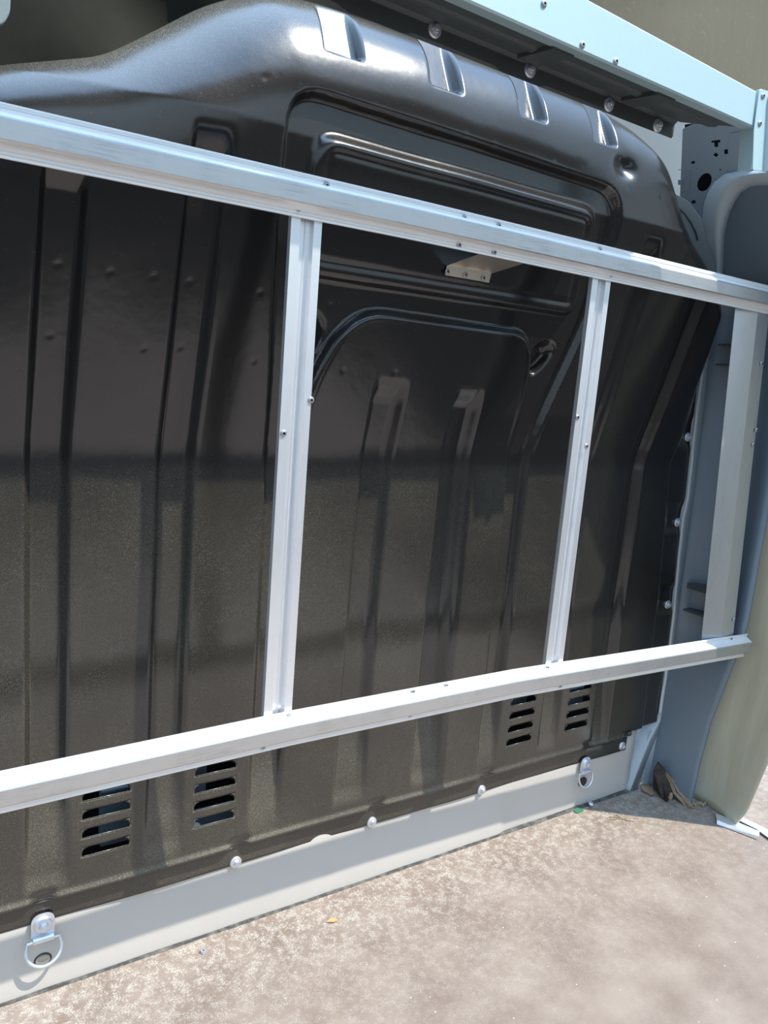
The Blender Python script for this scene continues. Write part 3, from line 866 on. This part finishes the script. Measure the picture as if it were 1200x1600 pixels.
# corner cap
cap = empty('corner_post', (1.54, -0.37, 1.66))
tag(cap, 'short pale galvanised corner post screwed to the right end of the header beam', 'post')
bm = bmesh.new()
cp = [P(px, py, YB - 0.004) for px, py in rounded([(1187, 138), (1225, 150), (1225, 272), (1176, 266), (1178, 205)], [4, 0, 0, 3, 0], 3)]
bm_prism(bm, cp, (0, 0.002, 0))
rows = []
for py in np.linspace(140, 265, 10):
    a = P(1187 - (py - 140) * 0.085, py, YB - 0.004)
    rows.append([a, a + Vector((-0.002, 0.003, 0)), a + Vector((0.0, 0.035, 0)), a + Vector((0.002, 0.035, 0)), a + Vector((0.002, 0.003, 0))])
bm_sweep(bm, rows, True)
rows = []
for py in np.linspace(150, 268, 10):
    a = P(1200 - (py - 150) * 0.06, py, YB - 0.004)
    rows.append([a, a + Vector((0.004, -0.008, 0)), a + Vector((0.012, -0.008, 0)), a + Vector((0.016, 0, 0))])
bm_sweep(bm, rows, True)
keep(bevel(obj('folded_sheet', bm, M_GALV), 0.0008), cap)
for px, py in ((1192, 150), (1187, 193)): screw(cap, P(px, py, YB - 0.004))

# tarpaulin rising behind the beam
bm = bmesh.new(); rows = []
for x in np.linspace(0.2, 4.2, 70):
    row = []
    for t in np.linspace(0, 1, 26):
        z = 2.02 + 1.3 * t; y = 0.30 + 0.10 * t + 0.016 * math.sin(2.2 * x + 5 * t) - 0.012 * math.exp(-((z - 2.30 - (x - 1.7) * 0.42) / 0.035) ** 2)
        row.append((x, y, z))
    rows.append(row)
bm_sweep(bm, rows)
tp = obj('tarpaulin', bm, M_TARP2, smooth=True); so_ = tp.modifiers.new('s', 'SOLIDIFY'); so_.thickness = 0.002
tag(tp, 'olive-brown tarpaulin stretched above and behind the galvanised beam', 'tarpaulin')

# ------------------------------------------------------------------ aluminium rails
def rail(name, pts, hgt, label, screws, yf, off=0.0):
    """hat-section rail; pts: centre line (x, y, z), yf: y of the flange face"""
    h = hgt / 2; c = h * 0.42
    D = 0.020
    prof = [(0, h), (-0.0035, h), (-0.0035, h - 0.0035), (-0.0005, h - 0.006), (-0.0005, c + 0.011), (-D, c + 0.001), (-D - 0.0015, c - 0.002), (-D - 0.0015, -c + 0.002),
            (-D, -c - 0.001), (-0.0005, -c - 0.009), (-0.0005, -h + 0.006), (-0.0035, -h + 0.0035), (-0.0035, -h), (0, -h),
            (0.002, -h + 0.001), (0.002, -c - 0.007), (-D + 0.002, -c + 0.001), (-D + 0.002, c - 0.001), (0.002, c + 0.009), (0.002, h - 0.001)]
    root = empty(name, pts[0]); tag(root, label, 'rail', 'aluminium rails across the bulkhead')
    bm = bmesh.new()
    bm_sweep(bm, [[(p[0], p[1] + a, p[2] + b + (off if abs(b) < h * 0.78 else 0)) for a, b in prof] for p in pts], True)
    o = obj('extrusion', bm, M_ALU); o.data.materials.append(M_ALUBAND)
    for p in o.data.polygons:
        if abs(p.normal.y) > 0.8 and (p.center.y - yf) < -0.017: p.material_index = 1
    keep(o, root); bevel(o, 0.0007, 2)
    for px, py in screws: screw(root, P(px, py, yf - 0.0006))
    return root

YR = -0.195
rt = rail('cross_rail', [(-0.25, YR, 1.4690), (0.15, YR, 1.4695), (0.80, YR, 1.4697), (1.25, YR, 1.4665), (2.02, YR, 1.4610)], 0.068,
          'upper aluminium cross rail with a small bent bracket under its middle',
          ((510, 290), (725, 341), (779, 353), (937, 391), (466, 325), (717, 383), (772, 394), (955, 429)), YR, -0.001)
del rt['group']
rb = rail('cross_rail', [(-0.25, YR, 0.5370), (0.15, YR, 0.5435), (0.62, YR, 0.5525), (1.16, YR, 0.5515), (2.055, YR, 0.5255)], 0.068,
          'lower aluminium cross rail running in front of the louvres',
          ((451, 1121), (645, 1081), (697, 1072), (855, 1044), (411, 1166), (641, 1116), (695, 1103), (875, 1071), (1142, 1022), (1142, 998)), YR)
del rb['group']

def upright(x0, z0, z1, label, screws, lean=0.0, wid=0.056):
    prof = [(-wid / 2, 0), (-wid / 2, -0.011), (-wid / 2 + 0.017, -0.011), (-wid / 2 + 0.0195, -0.001), (0.0005, -0.001), (0.0015, -0.0035), (0.003, -0.0035), (0.004, -0.001), (wid / 2 - 0.0175, -0.001),
            (wid / 2 - 0.015, -0.011), (wid / 2, -0.011), (wid / 2, 0.0)]
    inner_ = [(wid / 2 - 0.0015, 0.0), (wid / 2 - 0.0015, -0.0095), (wid / 2 - 0.014, -0.0095), (wid / 2 - 0.0165, 0.0006), (-wid / 2 + 0.0185, 0.0006), (-wid / 2 + 0.016, -0.0095), (-wid / 2 + 0.0015, -0.0095), (-wid / 2 + 0.0015, 0.0)]
    root = empty('upright', (x0, YR + 0.014, z0)); tag(root, label, 'upright')
    bm = bmesh.new()
    bm_sweep(bm, [[(x0 + lean * (z - z0) + a, YR + 0.014 + b, z) for a, b in prof + inner_] for z in (z0, z1)], True)
    o = keep(obj('channel', bm, M_ALUPOST), root); bevel(o, 0.0006, 2)
    for px, py in screws: screw(root, P(px, py, YR + 0.0025))
    return root
upright(0.5925, 0.524, 1.495, 'left aluminium channel upright between the two cross rails', ((443, 677), (486, 625)))
upright(1.2905, 0.524, 1.495, 'middle aluminium channel upright, right of the bent bracket', ((902, 652), (916, 697)))

# wide corner upright at the right end
root = empty('corner_upright', (1.93, YR, 0.52)); tag(root, 'wide folded aluminium corner upright at the right end of the rails', 'upright')
bm = bmesh.new(); rows = []
for z in (0.515, 1.485):
    t = (z - 0.57) / 0.87
    xa = 1.867 - 0.078 * t; xm = 1.940 - 0.072 * t; xb = 2.004 - 0.078 * t
    y0 = YR + 0.018
    rows.append([(xa, y0, z), (xa - 0.001, y0 - 0.002, z), (xm, y0 - 0.013, z), (xb, y0 - 0.008, z), (xb + 0.001, y0 + 0.030, z), (xb - 0.001, y0 + 0.030, z), (xb - 0.002, y0 - 0.005, z), (xm, y0 - 0.010, z)])
bm_sweep(bm, rows, True)
keep(bevel(obj('folded_profile', bm, mat_alu('dull_aluminium', 0.38, (0.78, 0.80, 0.84), 0.15, (30, 30, 1))), 0.0006), root)
for px, py in ((1190, 568), (1182, 672), (1177, 695), (1147, 968)): screw(root, P(px, py, YR + 0.006))

# bent bracket between the upper rail and the bulkhead
root = empty('bracket', (1.0, -0.12, 1.40)); tag(root, 'small bent aluminium bracket screwed to the black sheet under the upper rail', 'bracket')
def bulk_y(x, z): return float(relief(np.array([x]), np.array([z]))[0])
yb1 = bulk_y(1.0, 1.395) - 0.003
yq = YR + 0.004
TLf = P(706, 388, yq); TRf = P(778, 402, yq)
q1 = P(694, 417, yb1); q2 = P(763, 427, yb1)
b1 = P(691, 430, yb1); b2 = P(760, 442, yb1)
bm = bmesh.new()
tl_ = TLf + Vector((0, 0, 0.03)); tr_ = TRf + Vector((0, 0, 0.03))
xa, xb = (q1.x + b1.x) / 2, (q2.x + b2.x) / 2
zq = (q1.z + q2.z) / 2; zb_ = (b1.z + b2.z) / 2; zt_ = (TLf.z + TRf.z) / 2
yA = min(bulk_y(x_, zq) for x_ in (xa, xb)) - 0.0035; yB = min(bulk_y(x_, zb_) for x_ in (xa, xb)) - 0.0035
pr = [(yq, zt_ + 0.03), (yq, zt_), (yA, zq), (yB, zb_)]
for (y0_, z0_), (y1_, z1_) in zip(pr[:-1], pr[1:]):
    bm_prism(bm, [(xa, y0_, z0_), (xb, y0_, z0_), (xb, y1_, z1_), (xa, y1_, z1_)], (0, 0.002, 0.0008))
o = keep(obj('bent_plate', bm, M_ALUBR), root); bevel(o, 0.0008)
for px, py in ((699, 424.5), (727, 429.5), (755, 434.5)): screw(root, P(px, py, (yA + yB) / 2 - 0.0005))
xs_ = [xa + 0.008, (xa + xb) / 2, xb - 0.008]

# ------------------------------------------------------------------ lashing rings
def lashing(px, py, label, ang):
    c = P(px, py, 0.008)
    root = empty('lashing_ring', (c.x, 0.008, c.z)); tag(root, label, 'tie-down ring'); root.scale = (1.1, 1.1, 1.1)
    bm = bmesh.new()
    pl_ = rounded([(-0.017, -0.019), (-0.017, 0.018), (0.017, 0.018), (0.017, -0.019)], [0, 0.017, 0.017, 0], 6)
    bm_prism(bm, [(a, -0.001, b) for a, b in pl_], (0, 0.003, 0))
    # rolled hinge at the foot of the plate
    bm_tube(bm, [(-0.015, -0.004, -0.022), (0.015, -0.004, -0.022)], 0.0055, 12)
    o = obj('plate', bm, M_ZINC, root); bevel(o, 0.0006)
    bm = bmesh.new(); pts = []
    s, c_ = math.sin(ang), math.cos(ang)
    shape = [(-0.023, 0.0), (0.023, 0.0)]
    for i in range(25):
        t = math.pi * i / 24
        shape.append((0.0255 * math.cos(t), -0.012 - 0.026 * math.sin(t)))
    pts = [(u, -0.004 + v * s, -0.024 + v * c_) for u, v in shape]
    bm_tube(bm, pts, 0.0027, 10, True)
    obj('ring', bm, M_ZINC, root, smooth=True)
    b = bpy.data.objects.new('bolt', BOLT); COL.objects.link(b); b.parent = root; b.location = (0, -0.0015, 0.0)
    return root
_lr = lashing(67, 1444, 'left zinc tie-down ring bolted over the sill, nearer the camera', 0.35)
_lr.scale = (1.22, 1.22, 1.22)
lashing(915, 1193, 'right zinc tie-down ring bolted over the sill near the corner', 0.22)
# drain holes behind the rings, with the pale foam plug showing in the left one
for px, py, nm, lab in ((67, 1500, 'drain_plug', 'beige foam plug in the round hole behind the left tie-down ring'), (911, 1222, 'drain_grommet', 'black rubber grommet in the hole behind the right tie-down ring')):
    q = P(px, py, 0.014)
    bm = bmesh.new(); bm_lathe(bm, [(0.0125, -0.004), (0.0125, 0.0012), (0.0105, 0.0022), (0.0095, 0.0004)], 24)
    o = obj(nm, bm, M_SOCKET, smooth=True); o.location = (q.x, 0.0155, q.z); o.scale = (1.3, 1, 1.15); tag(o, lab, 'plug')
    if nm == 'drain_plug':
        bm = bmesh.new(); bm_lathe(bm, [(0.0085, 0.0), (0.008, 0.0022), (0.004, 0.0038)], 16)
        for v in bm.verts: v.co.z = v.co.z * 0.7 + 0.003; v.co.x += 0.001
        obj('foam', bm, mat_paint('beige_foam', (0.42, 0.36, 0.28), 0.9), o, smooth=True)

# ------------------------------------------------------------------ things lying in the corner
def chunk(name, px_pts, z0, zs, mat, parent=None):
    pass
# broken dark plywood leaning against the pillar
root = empty('broken_plywood', (1.95, -0.05, 0.0)); tag(root, 'broken dark plywood offcut leaning against the pillar in the corner', 'plywood')
A = [Vector(v) for v in ((1.975, 0.005, 0.062), (1.945, 0.000, 0.030), (1.925, -0.020, 0.002), (1.950, -0.075, 0.001), (1.985, -0.100, 0.002), (2.000, -0.085, 0.020), (1.992, -0.045, 0.040))]
TL = Pz(1021, 1228, 0.0); 
def on(px, py, y): return P(px, py, y)
A = [on(1028, 1191, -0.033), on(1021, 1206, -0.030), on(1020, 1228, -0.018), on(1033, 1247, -0.065), on(1041, 1254, -0.088), on(1051, 1243, -0.085), on(1046, 1224, -0.070), on(1038, 1203, -0.050)]
bm = bmesh.new(); bm_prism(bm, A, (0.008, 0.006, 0.000)); o = keep(obj('dark_face', bm, M_PLY), root); bevel(o, 0.001)
random.seed(9)
bm = bmesh.new()
B0 = [on(1038, 1204, -0.052), on(1046, 1222, -0.070), on(1053, 1240, -0.086), on(1068, 1257, -0.120), on(1080, 1268, -0.150)]
B1 = [on(1047, 1212, -0.056), on(1057, 1223, -0.074), on(1063, 1234, -0.090), on(1076, 1250, -0.124), on(1086, 1263, -0.152)]
for k in range(7):
    f0 = k / 7; f1 = f0 + 0.16
    rws = []
    for i in range(5):
        j = Vector((random.uniform(-.002, .002), random.uniform(-.003, .003), random.uniform(-.004, .004)))
        a = B0[i].lerp(B1[i], f0) + j; b = B0[i].lerp(B1[i], f1) + j * 0.5
        if i == 4 or i == 0: a = a.lerp(B0[min(3, i + 1) if i == 0 else 3].lerp(B1[3 if i else 1], f0), random.uniform(0, .5))
        rws.append([a, b, b + Vector((0.002, 0.004, -0.002)), a + Vector((0.002, 0.004, -0.002))])
    bm_sweep(bm, rws, True)
keep(obj('splintered_edge', bm, M_WOOD), root)
bm = bmesh.new()
sp_ = [on(1047, 1238, -0.090), on(1044, 1246, -0.092), on(1046, 1251, -0.093), on(1050, 1245, -0.094), on(1050, 1238, -0.092)]
bm_prism(bm, sp_, (-0.001, -0.003, 0.001)); keep(obj('torn_patch', bm, M_WOOD), root)

bm = bmesh.new()
pc = [Pz(a, b, 0.004) for a, b in ((999, 1226), (1004, 1222), (1012, 1225), (1016, 1230), (1019, 1229), (1022, 1241), (1017, 1243), (1010, 1239), (1004, 1236))]
bm_prism(bm, pc, (0, 0, 0.003))
o = obj('wood_chip', bm, M_WOOD); tag(o, 'flat tan wood chip at the foot of the pale seam flange', 'wood chip')
# rotten plywood edge at the foot of the lining
bm = bmesh.new()
for k in range(9):
    a = Pz(1078 + k * 3.0, 1262 + random.uniform(-3, 1), 0.002 + random.uniform(0, 0.004)); s_ = random.uniform(0.004, 0.008)
    bm_prism(bm, [a, a + Vector((s_, 0.002, 0.001)), a + Vector((s_ * 1.2, s_, 0.004)), a + Vector((0, s_ * 0.8, 0.002))], (0.001, 0.001, 0.005))
o = obj('wood_splinters', bm, M_WOOD); tag(o, 'heap of small brown wood splinters at the foot of the lining board', 'splinters', kind='stuff')

# aluminium angle offcut on the floor
def slab_px(name, pts, z, h, mat, label, cat):
    bm = bmesh.new(); bm_prism(bm, [Pz(a, b, z) for a, b in pts], (0, 0, h)); o = obj(name, bm, mat); bevel(o, 0.0006); tag(o, label, cat); return o
bm = bmesh.new()
a0, a1 = Pz(1120, 1288, 0.002), Pz(1184, 1312, 0.002); b0, b1 = Pz(1118, 1270, 0.010), Pz(1187, 1299, 0.010)
c0, c1 = Pz(1120, 1281, 0.012), Pz(1186, 1307, 0.012)
bm_sweep(bm, [[a0, c0, b0, b0 - Vector((0, 0, 0.0015)), c0 - Vector((0, 0, 0.003))], [a1, c1, b1, b1 - Vector((0, 0, 0.0015)), c1 - Vector((0, 0, 0.003))]], True)
tag(obj('aluminium_offcut', bm, M_ALUPOST), 'short aluminium angle offcut lying on the floor by the lining board', 'offcut')
bm = bmesh.new()
a0, a1, b0, b1 = Pz(1150, 1280, 0.006), Pz(1182, 1296, 0.006), Pz(1160, 1277, 0.008), Pz(1196, 1292, 0.008)
bm_prism(bm, [a0, b0, Pz(1230, 1312, 0.008), Pz(1215, 1320, 0.006), a1], (0, 0, 0.0015))
tag(obj('metal_strip', bm, M_GALV), 'thin bright metal strip on the floor at the right edge, behind the angle offcut', 'metal strip')
# loose fastener, green scrap, leaf, twigs
bm = bmesh.new(); bm_lathe(bm, [(0.0075, -0.001), (0.0075, 0.004), (0.0045, 0.0065), (0.003, 0.0065), (0.003, 0.002)], 14)
bmesh.ops.rotate(bm, verts=bm.verts, matrix=Matrix.Rotation(math.radians(-65), 3, 'X'))
o = obj('loose_screw', bm, M_ZINC); q = Pz(923, 1257, 0.006); o.location = (q.x, q.y, 0.007); tag(o, 'loose zinc screw head lying on the floor below the right tie-down ring', 'screw')
bm = bmesh.new(); hx = [(0.006 * math.cos(math.pi / 3 * i), 0.006 * math.sin(math.pi / 3 * i), 0) for i in range(6)]
hi = [(0.003 * math.cos(math.pi / 3 * i), 0.003 * math.sin(math.pi / 3 * i), 0) for i in range(6)]
bm_sweep(bm, [[(h[0], h[1], 0), (h[0], h[1], 0.006), (k[0], k[1], 0.006), (k[0], k[1], 0)] for h, k in zip(hx + hx[:1], hi + hi[:1])], True, False)
o = obj('hex_nut', bm, M_ZINC); q = Pz(318, 1489, 0); o.location = (q.x, q.y, 0.0005); tag(o, 'small hex nut on the dusty floor by the sill, left half', 'nut')
slab_px('green_scrap', [(895, 1264), (902, 1261), (906, 1264), (913, 1263), (911, 1268), (903, 1271), (898, 1270)], 0.001, 0.002, M_GREEN, 'tiny green scrap on the floor below the right tie-down ring', 'scrap')
bm = bmesh.new()
lf = [Pz(510, 1441, 0.002), Pz(516, 1435, 0.006), Pz(524, 1434, 0.007), Pz(528, 1438, 0.003), Pz(521, 1441, 0.004)]
bm_prism(bm, lf, (0, 0, 0.0006)); tag(obj('dry_leaf', bm, M_LEAF), 'small orange-brown dry leaf fragment on the floor near the sill', 'leaf')
for k, pts in enumerate((((952, 1276), (965, 1277), (985, 1283)), ((963, 1273), (975, 1280), (990, 1283)), ((955, 1280), (972, 1279)))):
    bm = bmesh.new(); bm_tube(bm, [Pz(a, b, 0.0018) for a, b in pts], 0.0011, 6)
    tag(obj('straw', bm, M_WOOD), ('straw stalk furthest left in the shaded corner', 'straw stalk crossing over the others in the shaded corner', 'shortest straw stalk in the shaded corner')[k], 'straw', 'straw bits in the corner')
